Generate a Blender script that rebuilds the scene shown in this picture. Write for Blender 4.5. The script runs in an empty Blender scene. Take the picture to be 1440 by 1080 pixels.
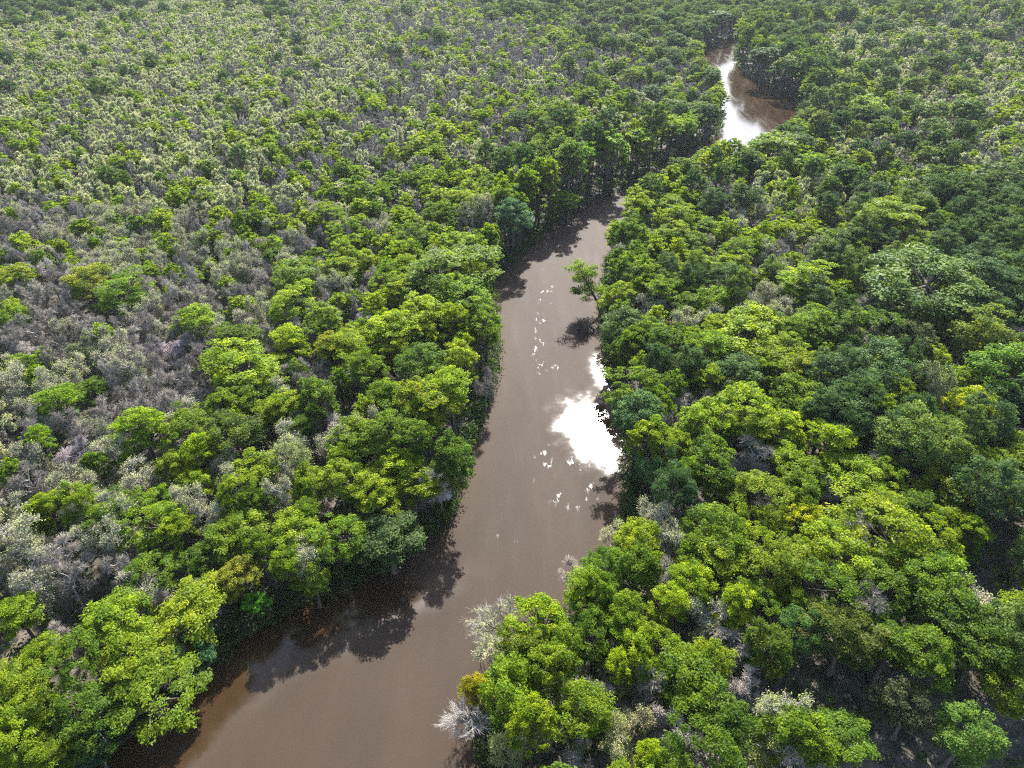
import bpy, math, random
import numpy as np
from mathutils import Vector

# ------------------------------------------------------------------ camera, sky, sun, exposure
C = bpy.context.scene
COL = C.collection
R_ = math.radians
CAM_H, PITCH, FPX = 100.0, R_(36), 960.0      # a drone 100 m above the river, 1440 px wide photo, 960 px focal length
cd = bpy.data.cameras.new('camera')
cd.sensor_fit = 'HORIZONTAL'
cd.sensor_width = 36.0
cd.lens = 36.0 * FPX / 1440.0
cd.clip_start, cd.clip_end = 1.0, 20000.0
cam = bpy.data.objects.new('camera', cd)
COL.objects.link(cam)
cam.location = (0, 0, CAM_H)
cam.rotation_euler = (R_(90) - PITCH, 0, 0)
C.camera = cam

SUN_EL, SUN_AZ = R_(39.3), R_(8.0)            # azimuth clockwise from +Y
w = bpy.data.worlds.new('World')
C.world = w
w.use_nodes = True
wn, wl = w.node_tree.nodes, w.node_tree.links
sky = wn.new('ShaderNodeTexSky')
sky.sky_type = 'NISHITA'
sky.sun_disc = False
sky.sun_elevation = SUN_EL
sky.sun_rotation = SUN_AZ
sky.air_density, sky.dust_density, sky.ozone_density = 1.0, 1.5, 1.0
wl.new(sky.outputs[0], wn['Background'].inputs[0])
wn['Background'].inputs[1].default_value = 0.125
sd = bpy.data.lights.new('sun', 'SUN')
sd.energy = 4.6
sd.angle = R_(0.53)
sd.color = (1.0, 0.965, 0.90)
sun = bpy.data.objects.new('sun', sd)
COL.objects.link(sun)
sun_dir = Vector((math.sin(SUN_AZ) * math.cos(SUN_EL), math.cos(SUN_AZ) * math.cos(SUN_EL), math.sin(SUN_EL)))
sun.rotation_euler = (-sun_dir).to_track_quat('-Z', 'Y').to_euler()
C.view_settings.view_transform = 'Standard'
C.view_settings.look = 'None'
C.view_settings.gamma = 1.0
C.view_settings.exposure = 1.85
C.cycles.use_denoising = False
C.cycles.pixel_filter_type = 'BLACKMAN_HARRIS'
C.cycles.filter_width = 1.15
C.cycles.max_bounces = 6
C.cycles.diffuse_bounces = 3
C.cycles.glossy_bounces = 3
C.cycles.transmission_bounces = 4
C.cycles.sample_clamp_indirect = 6.0

# ------------------------------------------------------------------ helpers
def at(u, v, z=0.0):
    """Photo pixel -> point of the world at height z."""
    a, b = (u - 720) / FPX, (540 - v) / FPX
    y, zz = math.cos(PITCH) + b * math.sin(PITCH), -math.sin(PITCH) + b * math.cos(PITCH)
    t = (z - CAM_H) / zz
    return a * t, y * t, t

def px(x, y, z):
    """World point -> photo pixel and depth."""
    dz = z - CAM_H
    d = y * math.cos(PITCH) - dz * math.sin(PITCH)
    up = y * math.sin(PITCH) + dz * math.cos(PITCH)
    d = np.maximum(d, 1.0) if isinstance(d, np.ndarray) else max(d, 1.0)
    return 720 + FPX * x / d, 540 - FPX * up / d, d

def tag(o, label, cat=None, group=None, kind=None):
    o['label'] = label
    if cat: o['category'] = cat
    if group: o['group'] = group
    if kind: o['kind'] = kind
    return o

class MB:
    """Collects quads / triangles (numpy) and builds one mesh."""
    def __init__(self):
        self.v, self.f, self.t, self.m, self.n = [], [], [], [], 0
    def quads(self, pts, tint=None, mat=0):          # pts: (k,4,3)
        k = len(pts)
        self.v.append(pts.reshape(-1, 3))
        self.f.append(np.arange(k * 4).reshape(k, 4) + self.n)
        self.t.append(np.repeat(np.ones(k) if tint is None else tint, 4))
        self.m.append(np.full(k, mat))
        self.n += k * 4
    def grid(self, verts, faces, tint=1.0, mat=0):
        self.v.append(verts); self.f.append(faces + self.n)
        self.t.append(np.full(len(verts), tint)); self.m.append(np.full(len(faces), mat))
        self.n += len(verts)
    def tube(self, path, radii, sides=6, tint=1.0, mat=0, cap=False):
        path = np.asarray(path, float); radii = np.asarray(radii, float)
        d = np.gradient(path, axis=0)
        d /= np.linalg.norm(d, axis=1)[:, None] + 1e-9
        ref = np.array([1.0, 0, 0]) if abs(d[0, 0]) < .8 else np.array([0, 1.0, 0])
        s = np.cross(d, ref); s /= np.linalg.norm(s, axis=1)[:, None] + 1e-9
        t = np.cross(d, s)
        a = np.linspace(0, 2 * np.pi, sides, endpoint=False)
        ring = path[:, None, :] + radii[:, None, None] * (np.cos(a)[None, :, None] * s[:, None, :] + np.sin(a)[None, :, None] * t[:, None, :])
        n = len(path)
        i, j = np.meshgrid(np.arange(n - 1), np.arange(sides), indexing='ij')
        j2 = (j + 1) % sides
        f = np.stack([i * sides + j, i * sides + j2, (i + 1) * sides + j2, (i + 1) * sides + j], -1).reshape(-1, 4)
        self.grid(ring.reshape(-1, 3), f, tint, mat)
    def twigs(self, a, b, r, tint=None, mat=0):     # many thin three-sided prisms from a to b (k,3), radius r (k,)
        k = len(a)
        d = b - a
        d = d / (np.linalg.norm(d, axis=1)[:, None] + 1e-9)
        ref = np.where(np.abs(d[:, 2:3]) < .9, np.array([[0, 0, 1.0]]), np.array([[1.0, 0, 0]]))
        s = np.cross(d, ref); s /= np.linalg.norm(s, axis=1)[:, None] + 1e-9
        t = np.cross(d, s)
        an = np.array([0, 2.094, 4.189])
        off = np.cos(an)[None, :, None] * s[:, None, :] + np.sin(an)[None, :, None] * t[:, None, :]
        A = a[:, None, :] + off * r[:, None, None]
        B = b[:, None, :] + off * (r * .45)[:, None, None]
        q = np.stack([A, np.roll(A, -1, 1), np.roll(B, -1, 1), B], 2).reshape(-1, 4, 3)
        self.quads(q, None if tint is None else np.repeat(tint, 3), mat)
    def mesh(self, name, mats, smooth=False):
        v = np.concatenate(self.v).astype(np.float32); f = np.concatenate(self.f).astype(np.int32)
        me = bpy.data.meshes.new(name)
        me.vertices.add(len(v)); me.vertices.foreach_set('co', v.ravel())
        me.loops.add(f.size); me.loops.foreach_set('vertex_index', f.ravel())
        me.polygons.add(len(f))
        me.polygons.foreach_set('loop_start', np.arange(0, f.size, f.shape[1], dtype=np.int32))
        for m in mats: me.materials.append(m)
        me.polygons.foreach_set('material_index', np.concatenate(self.m).astype(np.int32))
        if smooth: me.polygons.foreach_set('use_smooth', np.ones(len(f), bool))
        at_ = me.attributes.new('tint', 'FLOAT', 'POINT')
        at_.data.foreach_set('value', np.concatenate(self.t).astype(np.float32))
        me.update(calc_edges=True)
        return me

def link(name, me, parent=None):
    o = bpy.data.objects.new(name, me)
    COL.objects.link(o)
    if parent: o.parent = parent
    return o

# ------------------------------------------------------------------ materials
def nodes(name):
    m = bpy.data.materials.new(name)
    m.use_nodes = True
    t = m.node_tree
    return m, t.nodes, t.links, t.nodes['Principled BSDF'], t.nodes['Material Output']

def ramp(n, cols):
    r = n.new('ShaderNodeValToRGB')
    e = r.color_ramp.elements
    for i, (p, c) in enumerate(cols):
        x = e[i] if i < 2 else e.new(p)
        x.position = p; x.color = (*c, 1)
    return r

def leaf_mat(name, cols, trans=.55, rough=.55, spec=.2, tcol=(1.45, 1.4, .6)):
    m, n, l, b, out = nodes(name)
    oi = n.new('ShaderNodeObjectInfo')
    r = ramp(n, cols)
    l.new(oi.outputs['Random'], r.inputs[0])
    ta = n.new('ShaderNodeAttribute'); ta.attribute_name = 'tint'
    m1 = n.new('ShaderNodeMix'); m1.data_type = 'RGBA'; m1.blend_type = 'MULTIPLY'; m1.inputs[0].default_value = 1
    hm_ = n.new('ShaderNodeMath'); hm_.operation = 'MULTIPLY_ADD'; hm_.inputs[1].default_value = .45; hm_.inputs[2].default_value = .55
    l.new(ta.outputs['Fac'], hm_.inputs[0])
    hv_ = n.new('ShaderNodeCombineXYZ'); hv_.inputs[1].default_value = 1; hv_.inputs[2].default_value = 1
    l.new(hm_.outputs[0], hv_.inputs[0])
    h2_ = n.new('ShaderNodeVectorMath'); h2_.operation = 'MULTIPLY'
    l.new(r.outputs[0], h2_.inputs[0]); l.new(hv_.outputs[0], h2_.inputs[1])
    l.new(h2_.outputs[0], m1.inputs[6]); l.new(oi.outputs['Color'], m1.inputs[7])
    m2 = n.new('ShaderNodeVectorMath'); m2.operation = 'SCALE'
    l.new(m1.outputs[2], m2.inputs[0]); l.new(ta.outputs['Fac'], m2.inputs['Scale'])
    l.new(m2.outputs[0], b.inputs['Base Color'])
    b.inputs['Roughness'].default_value = rough
    b.inputs['Specular IOR Level'].default_value = spec
    tr = n.new('ShaderNodeBsdfTranslucent')
    m3 = n.new('ShaderNodeVectorMath'); m3.operation = 'MULTIPLY'
    l.new(m2.outputs[0], m3.inputs[0]); m3.inputs[1].default_value = tcol
    l.new(m3.outputs[0], tr.inputs[0])
    mx = n.new('ShaderNodeMixShader'); mx.inputs[0].default_value = trans
    l.new(b.outputs[0], mx.inputs[1]); l.new(tr.outputs[0], mx.inputs[2])
    l.new(mx.outputs[0], out.inputs[0])
    return m

def bark_mat(name, c1, c2, scale=3.0):
    m, n, l, b, out = nodes(name)
    tc = n.new('ShaderNodeTexCoord')
    mp = n.new('ShaderNodeMapping'); mp.inputs['Scale'].default_value = (1, 1, .25)
    nz = n.new('ShaderNodeTexNoise'); nz.inputs['Scale'].default_value = scale; nz.inputs['Detail'].default_value = 4
    l.new(tc.outputs['Object'], mp.inputs[0]); l.new(mp.outputs[0], nz.inputs['Vector'])
    r = ramp(n, [(.3, c1), (.7, c2)])
    l.new(nz.outputs[0], r.inputs[0])
    oi = n.new('ShaderNodeObjectInfo')
    mm = n.new('ShaderNodeMath'); mm.operation = 'MULTIPLY_ADD'; mm.inputs[1].default_value = .5; mm.inputs[2].default_value = .75
    l.new(oi.outputs['Random'], mm.inputs[0])
    sc = n.new('ShaderNodeVectorMath'); sc.operation = 'SCALE'
    l.new(r.outputs[0], sc.inputs[0]); l.new(mm.outputs[0], sc.inputs['Scale'])
    l.new(sc.outputs[0], b.inputs['Base Color'])
    b.inputs['Roughness'].default_value = .85
    b.inputs['Specular IOR Level'].default_value = .2
    return m

M_LEAF = leaf_mat('leafy green', [(0, (.066, .128, .010)), (.3, (.102, .176, .008)), (.65, (.140, .212, .008)), (1, (.168, .232, .010))])
M_DARK = leaf_mat('dark glossy green', [(0, (.040, .084, .028)), (.5, (.060, .116, .029)), (1, (.095, .148, .022))], trans=.42, rough=.6, spec=.18)
M_BUD = leaf_mat('pale budding leaves', [(0, (.27, .29, .16)), (.5, (.39, .41, .21)), (1, (.30, .36, .10))], trans=.4, tcol=(1.15, 1.15, .85))
M_UNDER = leaf_mat('undergrowth leaves', [(0, (.03, .065, .012)), (1, (.05, .095, .012))])
M_BARK = bark_mat('brown bark', (.045, .034, .027), (.13, .105, .085))
M_GREY = bark_mat('grey bark', (.16, .145, .14), (.36, .34, .33))
M_TWIG = leaf_mat('grey twigs', [(0, (.18, .158, .130)), (.5, (.25, .222, .185)), (1, (.34, .305, .255))], trans=.0, rough=.8, spec=.2)
M_WHITE = bark_mat('white weathered twigs', (.20, .185, .165), (.32, .30, .27))

# ------------------------------------------------------------------ river and ground
LEFT = np.array([(-190, -130), (-110, -20), (-75, 29), (-59, 46), (-52, 55), (-48, 62), (-41, 70), (-30, 76), (-21, 82), (-12, 92), (-10.5, 109), (-6, 131), (-4, 150), (-6, 181),
                 (-8, 192), (0, 204), (10, 228), (21, 245), (31, 259), (46, 273), (58, 289), (82, 319), (104, 349), (119, 404), (123, 465), (128, 505), (138, 548), (150, 582), (172, 616), (215, 645), (300, 660), (420, 672), (700, 700)], float)
RIGHT = np.array([(-110, -130), (-35, -15), (-5, 30), (-2, 42), (-4, 47), (-4.5, 52), (-2, 57.5), (2.5, 62), (7.5, 66), (16, 75), (19.5, 82), (22, 90), (24, 99), (26.5, 121), (25.5, 139), (26, 168), (31, 201),
                  (39, 224), (62, 262), (90, 292), (122, 318), (150, 365), (157, 388), (166, 420), (161, 456), (154, 486), (160, 532), (172, 575), (200, 606), (240, 624), (305, 634), (420, 645), (700, 672)], float)

def smooth_line(p, it=2):
    for _ in range(it):
        q = np.empty((2 * len(p), 2))
        q[0::2], q[1::2] = .75 * p + .25 * np.roll(p, -1, 0), .25 * p + .75 * np.roll(p, -1, 0)
        q = np.vstack([p[:1], q[:-2], p[-1:]])
        p = q
    return p
POLY = np.vstack([smooth_line(LEFT), smooth_line(RIGHT)[::-1]])

def river_sd(x, y):
    """Signed distance to the river outline: negative in the water."""
    x = np.atleast_1d(np.asarray(x, float)); y = np.atleast_1d(np.asarray(y, float))
    a, b = POLY, np.roll(POLY, -1, 0)
    out = np.full(x.shape, 1e9); inside = np.zeros(x.shape, bool)
    for (ax, ay), (bx, by) in zip(a, b):
        dx, dy = bx - ax, by - ay
        t = np.clip(((x - ax) * dx + (y - ay) * dy) / (dx * dx + dy * dy + 1e-9), 0, 1)
        out = np.minimum(out, np.hypot(x - ax - t * dx, y - ay - t * dy))
        c = (ay > y) != (by > y)
        inside ^= c & (x < (bx - ax) * (y - ay) / (by - ay + 1e-12) + ax)
    return np.where(inside, -out, out)

rs = np.random.RandomState(11)
def vnoise(x, y, s, seed=0):
    """Smooth value noise."""
    g = np.random.RandomState(seed).rand(256, 256)
    X, Y = np.asarray(x) / s, np.asarray(y) / s
    i, j = np.floor(X).astype(int), np.floor(Y).astype(int)
    fx, fy = X - i, Y - j
    fx, fy = fx * fx * (3 - 2 * fx), fy * fy * (3 - 2 * fy)
    a, b, c, d = g[i % 256, j % 256], g[(i + 1) % 256, j % 256], g[i % 256, (j + 1) % 256], g[(i + 1) % 256, (j + 1) % 256]
    return (a * (1 - fx) + b * fx) * (1 - fy) + (c * (1 - fx) + d * fx) * fy

def ground_z(x, y, sd=None):
    sd = river_sd(x, y) if sd is None else sd
    return np.clip(sd * .45, -1.6, .55) + .35 * (vnoise(x, y, 9, 3) - .5) + np.clip(sd - 2, 0, 8) * .05

gx = np.unique(np.concatenate([np.linspace(-9000, -260, 10), np.arange(-260, 420, 3.0), np.linspace(420, 9000, 10)]))
gy = np.unique(np.concatenate([np.linspace(-4000, -70, 8), np.arange(-70, 820, 3.0), np.linspace(820, 15000, 12)]))
GX, GY = np.meshgrid(gx, gy, indexing='ij')
GZ = ground_z(GX.ravel(), GY.ravel())
far = (np.abs(GX.ravel()) > 450) | (GY.ravel() > 990) | (GY.ravel() < -125)
GZ[far] = .6
nx, ny = len(gx), len(gy)
i, j = np.meshgrid(np.arange(nx - 1), np.arange(ny - 1), indexing='ij')
gf = np.stack([i * ny + j, (i + 1) * ny + j, (i + 1) * ny + j + 1, i * ny + j + 1], -1).reshape(-1, 4)
m, n, l, b, out = nodes('forest floor')
tc = n.new('ShaderNodeTexCoord')
n1 = n.new('ShaderNodeTexNoise'); n1.inputs['Scale'].default_value = .35; n1.inputs['Detail'].default_value = 8
n2 = n.new('ShaderNodeTexNoise'); n2.inputs['Scale'].default_value = 2.5; n2.inputs['Detail'].default_value = 6
l.new(tc.outputs['Object'], n1.inputs['Vector']); l.new(tc.outputs['Object'], n2.inputs['Vector'])
r1 = ramp(n, [(.38, (.030, .028, .017)), (.5, (.085, .066, .045)), (.62, (.125, .102, .078))])
r2 = ramp(n, [(.35, (.45, .45, .45)), (.7, (1.2, 1.2, 1.2))])
l.new(n1.outputs[0], r1.inputs[0]); l.new(n2.outputs[0], r2.inputs[0])
mx = n.new('ShaderNodeMix'); mx.data_type = 'RGBA'; mx.blend_type = 'MULTIPLY'; mx.inputs[0].default_value = 1
l.new(r1.outputs[0], mx.inputs[6]); l.new(r2.outputs[0], mx.inputs[7])
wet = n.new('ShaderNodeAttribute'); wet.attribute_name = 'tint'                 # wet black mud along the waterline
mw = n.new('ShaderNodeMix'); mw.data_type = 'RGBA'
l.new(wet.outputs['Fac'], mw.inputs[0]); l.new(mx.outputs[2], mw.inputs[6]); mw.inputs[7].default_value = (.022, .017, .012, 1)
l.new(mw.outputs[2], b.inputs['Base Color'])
b.inputs['Roughness'].default_value = .9
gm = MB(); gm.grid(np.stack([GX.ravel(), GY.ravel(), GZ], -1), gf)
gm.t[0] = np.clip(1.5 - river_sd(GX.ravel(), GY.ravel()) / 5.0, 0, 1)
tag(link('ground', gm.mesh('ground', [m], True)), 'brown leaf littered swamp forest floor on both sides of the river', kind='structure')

# water: muddy brown, ruffled by the wind in mid channel and calm along the sheltered banks
WX = np.arange(-200, 332, 2.0); WY = np.arange(-140, 1000, 2.0)
wX, wY = np.meshgrid(WX, WY, indexing='ij')
wsd = river_sd(wX.ravel(), wY.ravel())
nx, ny = len(WX), len(WY)
i, j = np.meshgrid(np.arange(nx - 1), np.arange(ny - 1), indexing='ij')
wf = np.stack([i * ny + j, (i + 1) * ny + j, (i + 1) * ny + j + 1, i * ny + j + 1], -1).reshape(-1, 4)
keep = (wsd[wf] < 5).any(1)
wf = wf[keep]
used, inv = np.unique(wf, return_inverse=True)
wv = np.stack([wX.ravel(), wY.ravel(), np.zeros(wX.size)], -1)[used]
wm = MB(); wm.grid(wv, inv.reshape(-1, 4))
dl = np.full(len(wv), 1e9)
for (ax, ay), (bx, by) in zip(LEFT[:-1], LEFT[1:]):
    dx, dy = bx - ax, by - ay
    t = np.clip(((wv[:, 0] - ax) * dx + (wv[:, 1] - ay) * dy) / (dx * dx + dy * dy), 0, 1)
    dl = np.minimum(dl, np.hypot(wv[:, 0] - ax - t * dx, wv[:, 1] - ay - t * dy))
wm.t[0] = np.clip(-wsd[used] / 10.0, 0, 2)         # distance from the bank in tens of metres
m, n, l, b, out = nodes('muddy river water')
def math_(op, a, b_=None, clamp=False):
    x = n.new('ShaderNodeMath'); x.operation = op; x.use_clamp = clamp
    for k, s in ((0, a), (1, b_)):
        if s is None: continue
        if isinstance(s, (int, float)): x.inputs[k].default_value = s
        else: l.new(s, x.inputs[k])
    return x.outputs[0]
tc = n.new('ShaderNodeTexCoord'); P3 = tc.outputs['Object']
def noise(scale, detail=3, sx=1.0, sy=1.0, rot=0.0, rough=.5):
    mp = n.new('ShaderNodeMapping'); mp.inputs['Scale'].default_value = (sx, sy, 1); mp.inputs['Rotation'].default_value = (0, 0, rot)
    l.new(P3, mp.inputs[0])
    z = n.new('ShaderNodeTexNoise'); z.inputs['Scale'].default_value = scale; z.inputs['Detail'].default_value = detail; z.inputs['Roughness'].default_value = rough
    l.new(mp.outputs[0], z.inputs['Vector'])
    return z.outputs[0]
def smooth(x, lo, hi):
    mr = n.new('ShaderNodeMapRange'); mr.interpolation_type = 'SMOOTHSTEP'
    mr.inputs['From Min'].default_value = lo; mr.inputs['From Max'].default_value = hi
    l.new(x, mr.inputs[0])
    return mr.outputs[0]
def slick(x, y, rx, ry, rot=0.0):
    """1 inside a calm slick of water about (x, y), falling to 0, with a wandering edge."""
    mp = n.new('ShaderNodeMapping'); mp.vector_type = 'TEXTURE'
    mp.inputs['Location'].default_value = (x, y, 0); mp.inputs['Rotation'].default_value = (0, 0, rot); mp.inputs['Scale'].default_value = (rx, ry, 1)
    l.new(P3, mp.inputs[0])
    ln = n.new('ShaderNodeVectorMath'); ln.operation = 'LENGTH'
    l.new(mp.outputs[0], ln.inputs[0])
    return math_('SUBTRACT', 1.0, ln.outputs['Value'])
wob = math_('MULTIPLY', math_('SUBTRACT', noise(.22, 4, rough=.6), .5), 1.7)
SL = [slick(18.8, 119.8, 6.6, 10.8, .2), slick(24, 143, 3.2, 7, 0), slick(134, 374, 15, 34, -.5), slick(156, 503, 7, 16, 0)]
s_ = SL[0]
for q in SL[1:]: s_ = math_('MAXIMUM', s_, q)
calm_a = smooth(math_('ADD', s_, wob), -.75, .34)
bank = n.new('ShaderNodeAttribute'); bank.attribute_name = 'tint'
lee = n.new('ShaderNodeAttribute'); lee.attribute_name = 'lee'
calm_b = math_('SUBTRACT', 1.0, smooth(math_('ADD', lee.outputs['Fac'], math_('MULTIPLY', wob, .35)), .7, 1.5))
sx = n.new('ShaderNodeSeparateXYZ'); l.new(P3, sx.inputs[0])
shelter = math_('MULTIPLY', calm_b, smooth(sx.outputs[1], 85.0, 73.0))
upper = math_('MULTIPLY', smooth(sx.outputs[1], 285.0, 340.0), 1.0)
calm = math_('MAXIMUM', math_('MAXIMUM', calm_a, upper), shelter, True)
rg = n.new('ShaderNodeFloatCurve'); cv = rg.mapping.curves[0]
cv.points[0].location = (0, .77); cv.points[1].location = (1, .10)
cv.points.new(.55, .56); cv.points.new(.8, .30); rg.mapping.update()
calm = math_('ADD', calm, math_('MULTIPLY', math_('SUBTRACT', noise(.30, 4, 1.0, .14, .12), .5), .5), True)
l.new(calm, rg.inputs['Value']); l.new(rg.outputs[0], b.inputs['Roughness'])
silt = noise(.05, 7, 1.0, .35, .25, .6)
rr = ramp(n, [(.32, (.021, .0118, .0052)), (.5, (.029, .0166, .0080)), (.68, (.038, .0225, .0118))])
l.new(silt, rr.inputs[0])
bank_brown = n.new('ShaderNodeMix'); bank_brown.data_type = 'RGBA'  # browner water by the banks: shallows plus missing sky sheen, painted in
l.new(smooth(math_('ADD', bank.outputs['Fac'], math_('MULTIPLY', wob, .4)), .7, .15), bank_brown.inputs[0]); l.new(rr.outputs[0], bank_brown.inputs[6]); bank_brown.inputs[7].default_value = (.036, .0185, .0075, 1)
# water sparkle and pale streaks painted into the colour as white foam flecks
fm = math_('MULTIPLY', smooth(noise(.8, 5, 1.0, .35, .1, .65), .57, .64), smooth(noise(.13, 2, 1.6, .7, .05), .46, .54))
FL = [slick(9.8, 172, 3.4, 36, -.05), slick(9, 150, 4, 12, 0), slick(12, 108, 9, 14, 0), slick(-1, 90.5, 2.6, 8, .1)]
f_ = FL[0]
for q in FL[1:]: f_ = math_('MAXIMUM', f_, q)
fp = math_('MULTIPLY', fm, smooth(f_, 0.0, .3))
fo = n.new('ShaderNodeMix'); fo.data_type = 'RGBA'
l.new(fp, fo.inputs[0]); l.new(bank_brown.outputs[2], fo.inputs[6]); fo.inputs[7].default_value = (.42, .41, .39, 1)
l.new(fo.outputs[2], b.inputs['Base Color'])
b.inputs['IOR'].default_value = 1.33
bp = n.new('ShaderNodeBump'); bp.inputs['Strength'].default_value = .05; bp.inputs['Distance'].default_value = .15
l.new(noise(1.6, 3), bp.inputs['Height']); l.new(bp.outputs[0], b.inputs['Normal'])
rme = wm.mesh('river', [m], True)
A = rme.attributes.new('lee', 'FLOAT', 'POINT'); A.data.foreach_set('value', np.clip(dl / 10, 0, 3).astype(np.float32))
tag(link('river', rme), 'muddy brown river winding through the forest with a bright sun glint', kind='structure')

# ------------------------------------------------------------------ tree meshes (20 m tall, crown radius about 4.5 m)
def unit(v): return v / (np.linalg.norm(v, axis=-1, keepdims=True) + 1e-9)

def leaves(mb, g, centre, rad, count, size, tint, flat=.6, up=.5, mat=0):
    """One clump of small kite-shaped leaf sprays about centre."""
    d = unit(g.normal(size=(count, 3)))
    d[:, 2] = np.where(d[:, 2] < -.2, -d[:, 2] * .7, d[:, 2])
    r = rad * (g.rand(count, 1) ** .4) * (.75 + .5 * g.rand(count, 1))
    p = centre + d * r * np.array([1, 1, flat])
    nrm = unit(d * .7 + np.array([0, 0, up]) + g.normal(size=(count, 3)) * .55)
    a = unit(np.cross(nrm, g.normal(size=(count, 3))))
    c = np.cross(nrm, a)
    L = size * (.6 + .8 * g.rand(count, 1)); W = L * (.35 + .3 * g.rand(count, 1))
    droop = nrm * L * .18
    q = np.stack([p - a * L * .5 - droop * .5, p + c * W * .5 + droop * .3, p + a * L * .5 - droop, p - c * W * .5 + droop * .3], 1)
    mb.quads(q, tint * (.85 + .3 * g.rand(count)), mat)

def trunk_path(g, h, lean=.03):
    t = np.linspace(0, 1, 7)
    a = g.rand() * 6.28
    w1 = np.cumsum(g.normal(size=(7, 2)) * .12, 0)
    return np.stack([np.cos(a) * lean * h * t + w1[:, 0] * t, np.sin(a) * lean * h * t + w1[:, 1] * t, h * t], -1)

def tree_leafy(seed, lod, R=4.5, hc=14.2, rz=5.0, nclump=44, flat=.5, dens=1.0, shelf=False, lsize=1.0, up=.5):
    g = np.random.RandomState(seed)
    tk, cr = MB(), MB()
    path = trunk_path(g, hc + 2)
    tk.tube(path, np.linspace(.42, .12, 7) * np.array([1.35, 1, 1, 1, 1, 1, 1]), 8)
    lobes = unit(g.normal(size=(6, 3))); amp = g.rand(6) * .5
    per = int((112 if lod == 0 else 36) * dens); nclump = int(nclump * 1.65)
    size = (.36 if lod == 0 else .64) * lsize
    cx = path[-1] * np.array([1, 1, 0])
    for k in range(nclump):
        d = unit(g.normal(size=3) * np.array([1, 1, .9]) + np.array([0, 0, .25]))
        if d[2] < -.45: d[2] *= -.6; d = unit(d)
        e = .78 + sum(amp[q] * max(0, d @ lobes[q]) ** 3 for q in range(6))
        rr_ = (.45 + .55 * g.rand() ** .5) * e
        c = cx + np.array([0, 0, hc]) + d * rr_ * np.array([R, R, rz])
        if shelf: c[2] = hc - rz * .6 + round((c[2] - hc + rz * .6) / 1.5) * 1.5 + g.normal() * .15
        rad = R * (.14 + .14 * g.rand())
        leaves(cr, g, c, rad, per, size, .72 + .56 * g.rand(), flat, up)
        if k % 3 == 0:
            s0 = path[3] + (path[6] - path[3]) * g.rand() * .8
            mid = (s0 + c) * .5 + np.array([0, 0, -.5 + .3 * g.normal()])
            tk.tube(np.array([s0, mid, c]), [.13, .08, .03], 4)
    return tk, cr

def grow(g, tk, hc, R, rz, levels=3, first=8, lean=.05, dirbias=None):
    """Bare branching: returns the tips of the finest branches with their directions."""
    path = trunk_path(g, hc, lean)
    tk.tube(path, np.linspace(.30, .14, 7), 7)
    segs = []
    for k in range(first):
        a = k / first * 6.28 + g.rand() * .8
        up = .55 + .8 * g.rand()
        d = np.array([math.cos(a), math.sin(a), up])
        if dirbias is not None: d = d + dirbias
        segs.append((path[3 + (k % 4)], unit(d), R * (.36 + .18 * g.rand()), .11))
    tips = []
    for lv in range(levels):
        nxt = []
        for (p, d, L, r) in segs:
            e = p + d * L + np.array([0, 0, .05 * L])
            mid = (p + e) * .5 + g.normal(size=3) * .07 * L
            tk.tube(np.array([p, mid, e]), [r, r * .8, r * .55], 4 if lv < 2 else 3)
            for _ in range(3 + (g.rand() < .5)):
                nd = unit(d + g.normal(size=3) * .55 + np.array([0, 0, .12]))
                nxt.append((p + (e - p) * (.55 + .45 * g.rand()), nd, L * (.55 + .25 * g.rand()), r * .55))
        segs = nxt
    return segs

def tree_bare(seed, lod, R=4.2, hc=11.0, rz=4, buds=0, first=8, dirbias=None, thick=1.0, lean=.05, sprays=4):
    g = np.random.RandomState(seed)
    tk, cr = MB(), MB()
    segs = grow(g, tk, hc, R, rz, 3 if lod == 0 else 2, first, lean, dirbias)
    p = np.array([s[0] for s in segs]); d = np.array([s[1] for s in segs]); L = np.array([s[2] for s in segs])
    k = sprays if lod == 0 else 8
    if lod == 0:
        L = np.maximum(L, .9)
    pp, dd, LL = np.repeat(p, k, 0), np.repeat(d, k, 0), np.repeat(L * (1.25 if lod == 0 else 1.0), k)
    dd = unit(dd + g.normal(size=dd.shape) * .6 + np.array([0, 0, .1]))
    st = pp + dd * 0
    en = pp + dd * (LL * (.6 + .7 * g.rand(len(LL))))[:, None]
    rr_ = np.full(len(LL), (.034 if lod == 0 else .080) * thick)
    tint = np.repeat(.75 + .5 * g.rand(len(p)), k)
    cr.twigs(st, en, rr_, tint, 0)
    q = st + (en - st) * (.35 + .4 * g.rand(len(LL)))[:, None]                  # side twigs
    d3 = unit((en - st) + g.normal(size=st.shape) * .7 * LL[:, None])
    cr.twigs(q, q + d3 * (LL * .45)[:, None], rr_ * .8, tint, 0)
    if buds:
        sel = g.rand(len(en)) < buds
        c = en[sel]; cnt = 3 if lod == 0 else 4
        c = np.repeat(c, cnt, 0) + g.normal(size=(len(c) * cnt, 3)) * .22
        tt = np.repeat(np.repeat(.7 + .6 * g.rand(len(p)), k)[sel], cnt)
        nrm = unit(g.normal(size=c.shape) + np.array([0, 0, .9])); a = unit(np.cross(nrm, g.normal(size=c.shape))); b2 = np.cross(nrm, a)
        s = ((.24 if lod == 0 else .46) * (.6 + .8 * g.rand(len(c))))[:, None]
        cr.quads(np.stack([c - a * s * .5, c + b2 * s * .3, c + a * s * .5, c - b2 * s * .3], 1), tt, 1)
    return tk, cr

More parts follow.
